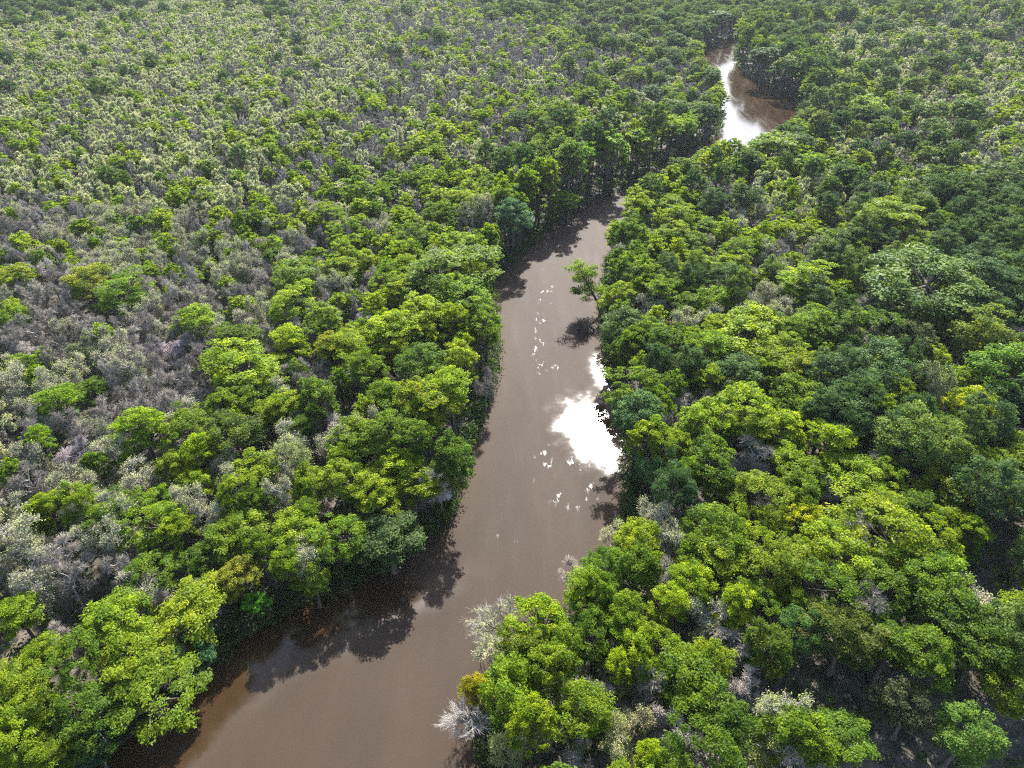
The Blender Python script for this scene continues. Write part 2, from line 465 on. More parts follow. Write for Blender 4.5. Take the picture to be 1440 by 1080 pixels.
KINDS = {}
def add_kind(kind, builder, trunk_m, crown_ms, n0, n1, **kw):
    KINDS[kind] = {0: [], 1: []}
    for lod, cnt in ((0, n0), (1, n1)):
        for k in range(cnt):
            args = {a: (f(k) if callable(f) else f) for a, f in kw.items()}
            tk, cr = builder(hash(kind) % 1 + 100 * lod + 17 * k + len(kind) * 1000, lod, **args)
            KINDS[kind][lod].append((tk.mesh(kind + ' trunk', [trunk_m], True), cr.mesh(kind + ' crown', crown_ms)))
add_kind('leafy_tree', tree_leafy, M_BARK, [M_LEAF], 7, 4, R=lambda k: 4.5, hc=lambda k: [12.0, 12.8, 11.2, 12.4, 11.5, 13, 12][k],
         rz=lambda k: [6.2, 5.4, 7.4, 5.6, 6.6, 5.2, 6.4][k], flat=lambda k: [.5, .32, .6, .38, .55, .3, .45][k], shelf=lambda k: k in (1, 3, 5), nclump=lambda k: [56, 50, 64, 52, 60, 48, 56][k])
add_kind('evergreen_tree', tree_leafy, M_BARK, [M_DARK], 5, 3, R=4.5, hc=lambda k: [13, 12.4, 13.4, 12, 13][k], rz=lambda k: [5.4, 6.4, 5, 7, 5.8][k], flat=.7, nclump=56, dens=1.05, lsize=.95, up=.35)
add_kind('budding_tree', tree_bare, M_GREY, [M_TWIG, M_BUD], 5, 4, buds=.75, hc=12)
add_kind('bare_tree', tree_bare, M_GREY, [M_TWIG], 5, 4, hc=12)

# ------------------------------------------------------------------ planting
DESC = {'leafy_tree': 'leafy green', 'evergreen_tree': 'dark glossy green', 'budding_tree': 'pale budding', 'bare_tree': 'grey leafless'}
CATS = {k: 'tree' for k in DESC}
GROUP = {'leafy_tree': 'leafy green trees of the swamp forest', 'evergreen_tree': 'dark evergreen trees of the forest', 'budding_tree': 'pale budding trees of the forest', 'bare_tree': 'grey leafless trees of the forest'}
proto_for_woods = {k: [] for k in DESC}
prg = random.Random(5)

def plant(kind, x, y, R, H, label, lod=None, colour=None, var=None, rz=None, lean=(0, 0)):
    z = float(ground_z(x, y)[0])
    _, _, d = px(x, y, H * .7)
    if lod is None: lod = 0 if d < 235 or (R > 5.8 and label.startswith('huge')) else 1
    var = prg.randrange(len(KINDS[kind][lod])) if var is None else var % len(KINDS[kind][lod])
    tm, cm = KINDS[kind][lod][var]
    e = bpy.data.objects.new(kind, None)
    COL.objects.link(e)
    e.empty_display_size = 1.0
    e.location = (x, y, max(z, -.3) - .15)
    e.rotation_euler = (lean[0], lean[1], prg.random() * 6.28 if rz is None else rz)
    an = 1 + .26 * (prg.random() - .5)
    e.scale = (R / 4.5 * an, R / 4.5 / an, H / 19.0)
    tag(e, label, CATS[kind], GROUP[kind])
    t = link('trunk', tm, e)
    c = link('crown', cm, e)
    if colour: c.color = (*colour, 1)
    elif lod == 1 and (var, tm, cm) not in [(a[0], a[1].data, a[2].data) for a in proto_for_woods[kind]]:
        proto_for_woods[kind].append((var, t, c))
    return e

# Trees one can pick out in the photo: pixel of the crown's middle, width in pixels, kind, look
LM, OL, YL, BLUE_SHADE, CY = (1.25, 1.25, 1.0), (1.1, .95, 1.2), (1.45, 1.25, 1.0), (.6, .8, 1.9), (1.5, 1.3, 2.5)  # far bend crowns get their bluish shade put into the leaf colour
L, E_, B_, N_ = 'leafy_tree', 'evergreen_tree', 'budding_tree', 'bare_tree'
ANCHORS = [
 # (u, v, width, kind, short unique phrase, colour, height)
 (350, 520, 92, L, 'broad domed lime tree amid grey twigs', LM, 19),
 (340, 484, 58, L, 'olive dome behind the broad lime tree', OL, 18),
 (353, 562, 66, L, 'dark green skirt tree below the broad lime dome', None, 16),
 (83, 567, 56, L, 'lone lime tree ringed by grey twigs', LM, 17),
 (273, 450, 50, L, 'small lime tree beside the dark twig gap', LM, 17),
 (167, 420, 66, L, 'ragged lime tree among pale crowns', LM, 17),
 (125, 398, 56, L, 'olive spreading tree behind the ragged lime tree', OL, 17),
 (27, 392, 52, L, 'flat olive tree by the frame edge', OL, 17),
 (200, 600, 64, L, 'twin topped lime tree in the twigs', LM, 18),
 (263, 596, 60, L, 'yellow green tree beside the twin topped lime', YL, 18),
 (333, 610, 70, L, 'rounded olive lime tree in front of the broad dome', OL, 18),
 (280, 634, 46, L, 'brilliant lime tuft below the rounded olive lime tree', LM, 18),
 (273, 682, 46, L, 'small bright lime tree near the pale yellow tufts', LM, 17),
 (320, 682, 44, B_, 'yellowish budding tree beside a small bright lime', (1.0, 1.0, .6), 16),
 (227, 709, 56, L, 'round lime tree inland of the pale cluster', LM, 18),
 (407, 480, 50, L, 'flat topped lime tree at the twig edge', LM, 18),
 (460, 450, 50, L, 'mid green layered tree uphill of the river band', None, 18),
 (467, 492, 50, L, 'brownish olive rounded tree', (1.3, .95, 1.3), 18),
 (447, 560, 56, L, 'green tree with pale neighbours on its river side', None, 18),
 (413, 635, 58, B_, 'feathery pale olive tree with visible stem', (.75, .85, .5), 19),
 (433, 685, 50, L, 'yellow lime tree fronting the feathery olive', YL, 18),
 (400, 437, 54, L, 'lime crown above the flat topped tree', LM, 18),
 (417, 392, 60, L, 'wide green crown beyond the lime crown', None, 18),
 (60, 622, 34, L, 'slim lime tree in the grey edge', LM, 16),
 (110, 493, 42, B_, 'pale olive dome in bare woods', (.6, .7, .45), 15),
 (217, 425, 52, N_, 'violet grey bare tree by the dark gap', (.8, .75, .9), 14),
 (240, 490, 56, N_, 'wide bare tree with tangled lilac twigs', (.85, .8, .95), 14),
 (100, 640, 60, N_, 'lilac bare tree near the slim lime', (.9, .85, 1.0), 14),
 # the band on the bank, upstream to downstream
 (613, 382, 96, L, 'large flat green tree near the bend', None, 21),
 (660, 419, 70, L, 'lime tree leaning toward the narrowing water', LM, 21),
 (587, 440, 62, L, 'lime tree behind the bank row', LM, 20),
 (547, 465, 64, L, 'bright tiered tree in the river band', LM, 20),
 (590, 508, 62, L, 'dark tiered tree in the river band', None, 20),
 (650, 505, 46, L, 'golden lime small crown at the bank', YL, 18),
 (507, 522, 48, L, 'compact green tree inland of the bank row', None, 19),
 (682, 525, 40, N_, 'grey twiggy tree hanging at the water', (.7, .7, .7), 15),
 (637, 548, 66, L, 'tall lime tree opposite the glint', LM, 21),
 (587, 562, 66, L, 'olive lime domed tree opposite the glint', OL, 20),
 (547, 600, 66, L, 'yellow lime fan shaped tree', YL, 20),
 (585, 618, 58, L, 'green tree tucked below the yellow fan', None, 20),
 (632, 640, 56, L, 'dark green bank tree before the white snag', None, 19),
 (500, 676, 60, L, 'gold tinged tree behind the white snag', YL, 20),
 (560, 660, 60, L, 'lime tree inland of the white snag', LM, 20),
 (527, 698, 64, L, 'lime and gold tree near the bank curve', YL, 19),
 (618, 668, 56, N_, 'white snag standing on the bank', (1.6, 1.6, 1.6), 19),
 (340, 745, 72, L, 'full green tree back from the bank curve', None, 20),
 (423, 750, 62, L, 'lime green rounded tree at the bank curve', LM, 20),
 (493, 752, 60, L, 'bright green tree overhanging the dark water', LM, 20),
 (547, 752, 92, E_, 'teal tree overhanging the dark water', (1.1, 1.0, .7), 20),
 (440, 815, 46, L, 'small green tree dipping to the water', None, 15),
 (333, 810, 54, L, 'tan tinged tree at the bank', (1.2, .95, 2.0), 18),
 (357, 848, 36, L, 'vivid green bush at the dark water', (.7, 1.3, .8), 11),
 (287, 792, 54, L, 'plain green tree behind the tan tree', None, 18),
 (233, 740, 66, L, 'leaf heavy lime tree in the lower woods', LM, 19),
 (207, 806, 60, L, 'green tree in the lower woods', None, 18),
 (267, 866, 92, L, 'wide yellow lime tree on the lower bank', YL, 20),
 (173, 872, 82, L, 'pale lime tree of the lower bank', LM, 20),
 (30, 872, 64, L, 'lime tree at the lower frame edge', LM, 19),
 (187, 916, 88, L, 'golden lime tree of the lower bank', YL, 20),
 (205, 965, 106, L, 'biggest green tree of the lower bank', None, 20),
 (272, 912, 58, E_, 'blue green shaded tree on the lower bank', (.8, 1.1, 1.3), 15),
 (33, 962, 74, L, 'sunny lime tree near the bottom corner', YL, 19),
 (110, 1000, 80, L, 'deep green tree near the bottom corner', None, 19),
 (20, 1040, 66, L, 'corner lime tree at the bottom', LM, 18),
 (127, 1048, 58, E_, 'teal bush of the bottom corner', (.8, 1.1, 1.3), 13),
 (73, 1066, 60, L, 'lowest green tree of the bottom corner', None, 17),
 (80, 893, 50, N_, 'grey twig tree between lime crowns', None, 17),
 # far bank
 (857, 205, 44, L, 'tall shaded tree on the far bend', BLUE_SHADE, 25),
 (813, 222, 40, L, 'blue shaded tree on the far bend', BLUE_SHADE, 24),
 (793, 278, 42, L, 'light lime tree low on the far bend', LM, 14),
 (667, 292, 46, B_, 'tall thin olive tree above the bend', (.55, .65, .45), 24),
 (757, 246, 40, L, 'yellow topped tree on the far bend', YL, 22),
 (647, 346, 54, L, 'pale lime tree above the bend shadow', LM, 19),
 (720, 305, 52, E_, 'blue shaded tree over the bend shadow', (1, 1.2, 1.7), 20),  # blue shade put into the crown colour
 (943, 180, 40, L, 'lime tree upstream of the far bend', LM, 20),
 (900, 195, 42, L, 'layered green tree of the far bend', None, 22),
 # far right of the river
 (1083, 205, 56, L, 'broad tree standing before the upper white water', None, 20),
 (1217, 150, 44, L, 'lone lime crown beside the dark pines', LM, 20),
 (1157, 142, 28, E_, 'tall grey pine beside the upper water', (1.5, 1.25, 1.6), 27),
 (1182, 135, 28, E_, 'second grey pine behind the upper water', (1.6, 1.3, 1.6), 26),
 (1150, 175, 28, E_, 'grey pine nearest the upper white water', (1.5, 1.2, 1.5), 25),
 (1077, 78, 44, E_, 'round dark tree on the upper bend', None, 24),
 (1105, 90, 36, E_, 'second dark tree of the upper bend', None, 24),
 (1010, 25, 34, E_, 'dark tree where the river vanishes', None, 22),
 (1140, 233, 42, L, 'lime crown below the grey pines', LM, 18),
 # right forest
 (1293, 398, 145, E_, 'huge round blue green tree', (1.1, 1.15, 1.1), 26),
 (1233, 412, 60, B_, 'grey olive tree against the huge round tree', (.4, .45, .35), 20),
 (1378, 402, 80, E_, 'dark lumpy tree beside the huge round tree', None, 24),
 (1250, 305, 80, L, 'tall mid green tree behind the huge round tree', None, 24),
 (1393, 252, 70, E_, 'black green tree at the dark grove', (.7, .7, .9), 22),
 (1057, 478, 92, L, 'wide brilliant lime tree across from the glint', LM, 20),
 (1003, 494, 56, L, 'lime tree attached to the wide brilliant one', LM, 19),
 (1133, 467, 58, L, 'flat lime tree next to blue woods', LM, 19),
 (1000, 430, 50, L, 'lime tree beyond the wide brilliant one', LM, 18),
 (1123, 403, 60, L, 'feathered lime tree beside a dark gap', LM, 19),
 (1193, 465, 66, L, 'rich green tree at the blue woods', None, 22),
 (1370, 475, 80, E_, 'olive tinged dark tree in front of the lumpy one', (1.7, 1.4, 1), 22),
 (1280, 475, 62, E_, 'brownish dark tree under the huge round one', (1.8, 1.2, 1.5), 21),
 (1227, 525, 86, E_, 'silvery blue tree in the dark grove', (1, 1.1, 1.6), 20),
 (1320, 527, 56, B_, 'tall pale olive spire in the dark grove', (.55, .65, .4), 25),
 (1410, 527, 80, E_, 'green lumpy tree at the grove edge', (1.5, 1.6, 1), 22),
 (1123, 525, 60, L, 'soft olive lime tree facing the grove', OL, 19),
 (1127, 556, 64, L, 'dark green tree under the soft olive lime', None, 18),
 (1050, 568, 66, L, 'feathery lime tree inland of the glint', LM, 19),
 (990, 590, 66, L, 'mid lime tree inland of the glint', LM, 19),
 (1360, 570, 56, L, 'yellow lime tree low in the grove', YL, 20),
 (1240, 578, 34, L, 'thin yellow lime spire', YL, 19),
 (1203, 602, 40, L, 'little golden tree beside the thin spire', YL, 16),
 (1173, 630, 56, L, 'lime tree before the little golden one', LM, 19),
 (1203, 670, 76, L, 'radiant lime tree inland', LM, 20),
 (1277, 625, 80, E_, 'large olive rounded tree past the radiant lime', (2.0, 1.6, 1), 21),
 (1323, 640, 70, E_, 'twin olive tree beside the large olive one', (1.9, 1.5, 1), 21),
 (1325, 688, 76, L, 'yellowish full tree below the twin olive', OL, 21),
 (1393, 682, 84, L, 'dull olive broad tree at the frame edge', (.9, .8, 1.5), 21),
 (1017, 648, 60, N_, 'lilac bare tree inland of the glint foot', (.85, .8, .95), 15),
 (1057, 680, 74, N_, 'broadest bare tree of the opposite woods', (.85, .8, .92), 15),
 (1147, 668, 60, N_, 'bare tree beside the radiant lime', (.8, .75, .85), 15),
 (1103, 655, 54, L, 'lime tree among the bare ones', LM, 18),
 (1127, 734, 54, L, 'golden yellow tree at mid slope', (1.75, 1.4, .6), 18),
 (1107, 604, 54, L, 'mottled lime tree above the bare ones', LM, 18),
 (905, 545, 60, L, 'green tree crowding the glint bank', None, 19),
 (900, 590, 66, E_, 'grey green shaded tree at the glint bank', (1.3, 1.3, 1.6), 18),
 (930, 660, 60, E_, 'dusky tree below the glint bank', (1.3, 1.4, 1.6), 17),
 # lower right
 (697, 905, 68, B_, 'cream tree leaning from the point', (1.25, 1.2, 1.2), 15),
 (806, 793, 46, N_, 'pale bare sprig tree over the water', (1.5, 1.45, 1.4), 13),
 (863, 748, 40, B_, 'creamy small tree at the bank', (1.1, 1.1, 1.0), 13),
 (667, 966, 42, L, 'rust tipped tree jutting from the point', (1.6, 1.0, .8), 17),
 (722, 975, 78, L, 'layered lime tree on the point', LM, 20),
 (745, 918, 66, L, 'olive lime tree above the point', OL, 20),
 (765, 868, 66, L, 'lime tree with a dark stem gap', LM, 20),
 (815, 832, 58, L, 'round lime tree upstream of the point', LM, 20),
 (852, 798, 56, L, 'lime tree under the bare sprig', LM, 20),
 (900, 770, 58, L, 'yellow lime tree near the creamy small one', YL, 20),
 (895, 805, 56, L, 'soft green tree inland of the bare sprig', None, 20),
 (943, 852, 52, L, 'glowing lime tree of the lower woods', LM, 20),
 (873, 892, 52, L, 'lime cluster tree of the point woods', LM, 20),
 (835, 908, 54, L, 'deep lime tree of the point woods', None, 20),
 (790, 912, 54, L, 'green stemmed tree of the point woods', None, 20),
 (897, 922, 54, L, 'tall lime tree of the point woods', LM, 20),
 (867, 943, 40, L, 'small round lime ball tree', LM, 19),
 (847, 972, 54, N_, 'silver twig tree of the point woods', (1.2, 1.2, 1.2), 17),
 (777, 1010, 60, B_, 'cream flecked tree of the point', (.95, 1.0, .7), 16),
 (893, 1012, 56, B_, 'butter coloured budding tree low on the point', (1.1, 1.05, .8), 16),
 (873, 1042, 60, B_, 'speckled cream tree by the bottom edge', (1.0, 1.0, .75), 16),
 (715, 1042, 60, B_, 'yellow cream tree at the bottom bank', (.9, 1.0, .55), 15),
 (813, 1062, 60, N_, 'grey twig ball at the bottom edge', (1.1, 1.05, 1.1), 15),
 (937, 1015, 54, N_, 'whitish bare tree beside the butter coloured one', (1.3, 1.25, 1.3), 16),
 (913, 1068, 46, L, 'lime bush tree at the bottom edge', LM, 16),
 (987, 738, 50, E_, 'blue grey leafy tree on mid slope', (1.4, 1.4, 2.0), 17),
 (980, 778, 56, L, 'green tree below the blue grey one', None, 19),
 (973, 818, 58, L, 'lime tree left of the olive cone', LM, 20),
 (1093, 792, 74, L, 'olive cone shaped tree', OL, 22),
 (1033, 808, 38, L, 'small lime ball beside the olive cone', LM, 18),
 (1047, 790, 34, B_, 'small cream crown behind the olive cone', None, 17),
 (1193, 788, 82, L, 'lime tree beside the big yellow green crown', LM, 21),
 (1260, 765, 104, L, 'big yellow green crown', YL, 22),
 (1315, 808, 76, L, 'rounded lime lobe beside the big crown', LM, 21),
 (1253, 838, 76, L, 'green tree under the big crown', None, 18),
 (1193, 888, 84, L, 'thin drab olive tree', (1.2, .85, 1.6), 20),
 (1120, 895, 60, E_, 'dark teal tree beside the drab olive', (.9, 1.1, 1.2), 18),
 (1370, 852, 100, B_, 'large white flecked tree', (1.15, 1.1, 1.15), 19),
 (1253, 915, 70, L, 'green tree above the dark purple one', None, 17),
 (1040, 855, 52, L, 'brilliant lime tower tree', LM, 21),
 (1073, 915, 60, L, 'olive lime tree below the lime tower', OL, 20),
 (1047, 968, 60, N_, 'forked white bare tree', (1.4, 1.4, 1.45), 16),
 (1053, 1052, 74, B_, 'dappled cream tree at the bottom', (.8, .85, .5), 16),
 (1177, 1040, 84, L, 'vivid lime bush tree beside bare soil', LM, 13),
 (1277, 1003, 72, E_, 'purple black leafy tree beside bare soil', (.75, .55, 1.3), 13),
 (1353, 1042, 80, E_, 'mid green glossy tree beside bare soil', (1.3, 1.4, 1.0), 14),
 (1420, 972, 76, L, 'yellow green tree with dark leaning limb', YL, 17),
]
TREES = []          # (x, y, r) already planted
REFS = []           # (phrase, u, v, kind)
for (u, v, wd, kind, phrase, colr, H) in ANCHORS:
    zc = H * .74
    if v > 640: H *= .82 if u > 600 or v < 700 else .68; zc = H * .72
    x, y, d = at(u, v, zc)
    R = max(1.6, wd * d / FPX / 2 * 1.16)
    tall = 'tall' in phrase
    art = phrase if len(phrase.split()) >= 4 else phrase + ' standing in the forest'
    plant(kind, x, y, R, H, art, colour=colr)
    TREES.append((x, y, R))
    REFS.append((phrase, x, y, kind))

# fill the forest between them
CTRL = np.array([
 (80, -45, .3, .15, .2, .35), (400, -45, .35, .2, .25, .2), (760, -45, .3, .1, .3, .3), (1300, -45, .35, .15, .3, .2), (100, 60, .15, .6, .2, .05), (300, 60, .12, .58, .27, .03), (100, 200, .2, .5, .28, .02), (300, 230, .22, .5, .27, .01), (100, 330, .25, .42, .33, 0), (300, 340, .3, .42, .28, 0),
 (480, 60, .15, .35, .48, .02), (650, 60, .18, .14, .65, .03), (850, 60, .25, .12, .58, .05), (550, 170, .25, .2, .53, .02), (720, 150, .32, .12, .54, .02), (850, 150, .5, .1, .37, .03),
 (600, 250, .5, .22, .26, .02), (760, 230, .65, .1, .1, .15), (900, 200, .65, .08, .1, .17), (500, 330, .55, .25, .2, 0), (620, 330, .7, .1, .15, .05), (100, 450, .2, .2, .6, 0),
 (230, 470, .1, .12, .78, 0), (330, 400, .25, .25, .5, 0), (450, 420, .55, .15, .3, 0), (560, 450, .85, .07, .08, 0), (650, 480, .9, .03, .07, 0), (100, 560, .15, .15, .7, 0),
 (230, 540, .12, .25, .63, 0), (400, 540, .3, .15, .55, 0), (480, 560, .6, .15, .25, 0), (100, 680, .35, .35, .3, 0), (230, 660, .45, .3, .25, 0), (400, 660, .6, .25, .15, 0),
 (550, 640, .88, .07, .05, 0), (100, 790, .5, .2, .25, .05), (300, 790, .8, .1, .07, .03), (480, 750, .9, 0, .03, .07), (150, 930, .85, .03, .07, .05), (50, 1050, .85, 0, .05, .1),
 (1000, 20, .2, .1, .3, .4), (1080, 70, .3, .15, .05, .5), (1200, 60, .2, .6, .17, .03), (1350, 50, .2, .35, .42, .03), (1150, 150, .2, .1, .1, .6), (1250, 150, .35, .4, .23, .02),
 (1380, 150, .25, .5, .25, 0), (980, 130, .25, .05, .6, .1), (970, 200, .5, .1, .2, .2), (1100, 230, .55, .15, .2, .1), (1250, 230, .25, .42, .33, 0), (1400, 220, .25, .42, .28, .05),
 (950, 300, .75, .12, .1, .03), (1080, 300, .42, .38, .2, 0), (1200, 290, .3, .2, .15, .35), (1350, 290, .15, .05, .05, .75), (950, 400, .85, .05, .05, .05), (1060, 400, .38, .45, .17, 0),
 (1180, 390, .35, .05, .1, .5), (1350, 420, .15, 0, .03, .82), (950, 520, .75, .03, .12, .1), (1080, 520, .7, .05, .15, .1), (1230, 520, .3, .03, .07, .6), (1380, 530, .45, .03, .02, .5),
 (950, 640, .6, .05, .15, .2), (1060, 650, .5, .05, .4, .05), (1200, 650, .65, .03, .12, .2), (1360, 650, .45, .05, .05, .45), (950, 780, .85, .05, .05, .05), (1100, 780, .7, .05, .15, .1),
 (1300, 780, .7, .05, .03, .22), (800, 950, .9, .05, .05, 0), (850, 1040, .45, .35, .2, 0), (1000, 950, .6, .1, .25, .05), (1150, 950, .7, .1, .1, .1), (1330, 950, .7, .1, .05, .15)])
KL = [L, B_, N_, E_]

S = 6.1
ys = np.arange(18, 1010, S * .87)
cand = []
for k, yy in enumerate(ys):
    hw = .80 * (yy * .81 + 58) + 14
    xs = np.arange(-hw, hw, S) + (k % 2) * S * .5
    cand.append(np.stack([xs, np.full(len(xs), yy)], -1))
cand = np.concatenate(cand) + rs.uniform(-.46, .46, (sum(len(c) for c in cand), 2)) * S
sdv = river_sd(cand[:, 0], cand[:, 1])
cand = cand[sdv > 1.2]; sdv = sdv[sdv > 1.2]
U, V, D = px(cand[:, 0], cand[:, 1], 14.0)
T = np.array(TREES)
near = np.array([np.min(np.hypot(T[:, 0] - x, T[:, 1] - y) - T[:, 2] * .62) for x, y in cand])
U0, V0, _ = px(cand[:, 0], cand[:, 1], .5)
clear = ((U0 > 1235) & (V0 > 985)) | (np.hypot(U0 - 1165, V0 - 965) < 30) | (np.hypot(U0 - 1385, V0 - 820) < 34)
clear |= (np.hypot(U - 836, V - 392) < 26)
clear |= (np.hypot(U - 1405, V - 790) < 56) | ((U > 1185) & (V > 925)) | (np.hypot(U - 1165, V - 945) < 30) | (np.hypot(U0 - 1400, V0 - 790) < 45)
ok = (near > .9) & ~clear
cand, U, V, D, sdv = cand[ok], U[ok], V[ok], D[ok], sdv[ok]
wgt = 1.0 / (((U[:, None] - CTRL[None, :, 0]) / 1.0) ** 2 + ((V[:, None] - CTRL[None, :, 1]) * 1.3) ** 2 + 900) ** 1.6
prob = (wgt[:, :, None] * CTRL[None, :, 2:]).sum(1) / wgt.sum(1)[:, None]
for q in range(4):                                             # clusters of a kind
    prob[:, q] *= .25 + 1.5 * vnoise(cand[:, 0], cand[:, 1], 17, 20 + q) ** 1.5
edge = sdv < 6
dry = prob[:, 1] + prob[:, 2] > .5
prob[dry, 0] *= .8
left_far = (cand[:, 0] < .12 * cand[:, 1] - 25) & (prob[:, 3] < .12)
prob[left_far, 3] *= .12
prob[edge] *= np.array([1.6, .4, .4, 1.2])
prob /= prob.sum(1)[:, None]
pick = (prob.cumsum(1) > rs.rand(len(cand))[:, None]).argmax(1)
RAD = {L: (2.7, 5.6), B_: (3.2, 4.9), N_: (3.2, 4.9), E_: (3.4, 6.6)}
HGT = {L: (14.5, 18.5), B_: (15, 18.5), N_: (14.5, 18), E_: (17, 22)}
uu = rs.rand(len(cand)); vv = rs.rand(len(cand))
FILL = []
for k in range(len(cand)):
    kd = KL[pick[k]]
    R = RAD[kd][0] + (RAD[kd][1] - RAD[kd][0]) * uu[k] ** 1.6
    H = HGT[kd][0] + (HGT[kd][1] - HGT[kd][0]) * vv[k]
    if kd == L and prob[k, 1] + prob[k, 2] > .5: R *= .82; H *= .93
    H *= .85 + .15 * min(1, R / 4.2)
    if sdv[k] < 12 and kd == L: H += 1.5
    lside = cand[k, 0] < np.interp(cand[k, 1], LEFT[:, 1], LEFT[:, 0])
    if sdv[k] < 15 and ((lside and 205 < cand[k, 1] < 310) or (not lside and cand[k, 1] > 385)): H *= 1.42 if lside else 1.3
    elif lside and sdv[k] < 40 and 310 <= cand[k, 1] < 560: H *= .86 if kd != N_ else .95
    elif not lside and sdv[k] < 22 and 280 < cand[k, 1] <= 360: H *= .72
    if sdv[k] < 16 and cand[k, 1] < 105 and cand[k, 0] < 0: H *= .76
    FILL.append((kd, cand[k, 0], cand[k, 1], R, H, D[k], U[k], V[k]))

ORD = ['nearest', 'second', 'third', 'fourth', 'fifth', 'sixth', 'seventh', 'eighth', 'ninth', 'tenth', 'eleventh', 'twelfth', 'thirteenth', 'fourteenth', 'fifteenth', 'sixteenth', 'seventeenth',
       'eighteenth', 'nineteenth', 'twentieth']
SIDE = ['to the right of', 'behind and right of', 'behind', 'behind and left of', 'to the left of', 'before and left of', 'in front of', 'before and right of']
INVIEW = lambda u, v, m: (u > -m) & (u < 1440 + m) & (v > -m) & (v < 1080 + m)
counts, woods, single = {}, {k: [] for k in DESC}, []
n_anchor = {k: sum(a[3] == k for a in ANCHORS) for k in DESC}
for kd in DESC:
    rows = sorted([f for f in FILL if f[0] == kd], key=lambda f: f[5] / f[3])
    vis = [f for f in rows if INVIEW(f[6], f[7], 10)]
    lim = 300 - n_anchor[kd]
    single += vis[:lim]
    chosen = {id(f) for f in vis[:lim]}
    woods[kd] = [f for f in rows if id(f) not in chosen and (f[5] > 60)]
short = [(p, x, y) for (p, x, y, k) in REFS if len(p.split()) <= 6]
RX = np.array([(x, y) for _, x, y in short])
rows = []
for f in single:
    dd = np.hypot(RX[:, 0] - f[1], RX[:, 1] - f[2])
    q = int(dd.argmin())
    a = math.atan2(f[2] - RX[q, 1], f[1] - RX[q, 0])
    s = int(round(a / (math.pi / 4))) % 8
    rows.append((dd[q], f, q, s))
rows.sort(key=lambda r: r[0])
for dist, f, q, s in rows:
    key = (f[0], q, s)
    k = counts[key] = counts.get(key, -1) + 1
    lab = f'{ORD[min(k, 19)]} {DESC[f[0]]} tree {SIDE[s]} the {short[q][0]}'
    plant(f[0], f[1], f[2], f[3], f[4], lab)

# the woods beyond: one object for each kind, thousands of crowns nobody could count
def woods_object(name, kind, rows, label):
    pr = proto_for_woods[kind]
    me = bpy.data.meshes.new(name)
    P_ = np.array([(f[1], f[2], .3) for f in rows], np.float32)
    me.vertices.add(len(P_)); me.vertices.foreach_set('co', P_.ravel())
    g = np.random.RandomState(len(rows))
    for an, tp, val in (('variant', 'INT', g.randint(0, len(pr), len(rows))), ('turn', 'FLOAT', g.rand(len(rows)) * 6.28),
                        ('wide', 'FLOAT', np.array([f[3] / 4.5 for f in rows])), ('high', 'FLOAT', np.array([f[4] / 19.0 for f in rows]))):
        A = me.attributes.new(an, tp, 'POINT'); A.data.foreach_set('value', val.astype(np.int32 if tp == 'INT' else np.float32))
    o = link(name, me)
    ng = bpy.data.node_groups.new(name, 'GeometryNodeTree')
    ng.interface.new_socket('Geometry', in_out='INPUT', socket_type='NodeSocketGeometry')
    ng.interface.new_socket('Geometry', in_out='OUTPUT', socket_type='NodeSocketGeometry')
    N, K = ng.nodes, ng.links
    gi, go = N.new('NodeGroupInput'), N.new('NodeGroupOutput')
    def attr(nm, tp):
        x = N.new('GeometryNodeInputNamedAttribute'); x.data_type = tp; x.inputs[0].default_value = nm
        return x.outputs[0]
    rot = N.new('ShaderNodeCombineXYZ'); K.new(attr('turn', 'FLOAT'), rot.inputs[2])
    sc = N.new('ShaderNodeCombineXYZ')
    wd = attr('wide', 'FLOAT')
    K.new(wd, sc.inputs[0]); K.new(wd, sc.inputs[1]); K.new(attr('high', 'FLOAT'), sc.inputs[2])
    vr = attr('variant', 'INT')
    jn = N.new('GeometryNodeJoinGeometry')
    for k, (_, t, c) in enumerate(pr):
        cmp_ = N.new('FunctionNodeCompare'); cmp_.data_type = 'INT'; cmp_.operation = 'EQUAL'
        K.new(vr, cmp_.inputs[2]); cmp_.inputs[3].default_value = k
        for part in (t, c):
            oi = N.new('GeometryNodeObjectInfo'); oi.inputs['Object'].default_value = part; oi.inputs['As Instance'].default_value = True
            ip = N.new('GeometryNodeInstanceOnPoints')
            K.new(gi.outputs[0], ip.inputs['Points']); K.new(cmp_.outputs[0], ip.inputs['Selection'])
            K.new(oi.outputs['Geometry'], ip.inputs['Instance']); K.new(rot.outputs[0], ip.inputs['Rotation']); K.new(sc.outputs[0], ip.inputs['Scale'])
            K.new(ip.outputs[0], jn.inputs[0])
    K.new(jn.outputs[0], go.inputs[0])
    md = o.modifiers.new('woods', 'NODES'); md.node_group = ng
    tag(o, label, kind='stuff')
    return o
woods_object('leafy_woods', L, woods[L], 'leafy green tree crowns scattered through the forest far from the camera')
woods_object('budding_woods', B_, woods[B_], 'pale budding tree crowns carpeting the forest toward the horizon')
woods_object('bare_woods', N_, woods[N_], 'grey leafless tree crowns carpeting the forest toward the horizon')
woods_object('evergreen_woods', E_, woods[E_], 'dark evergreen crowns massed far along the river and groves')
print('singles', len(single) + len(ANCHORS), 'woods', {k: len(v) for k, v in woods.items()}, 'protos', {k: len(v) for k, v in proto_for_woods.items()})

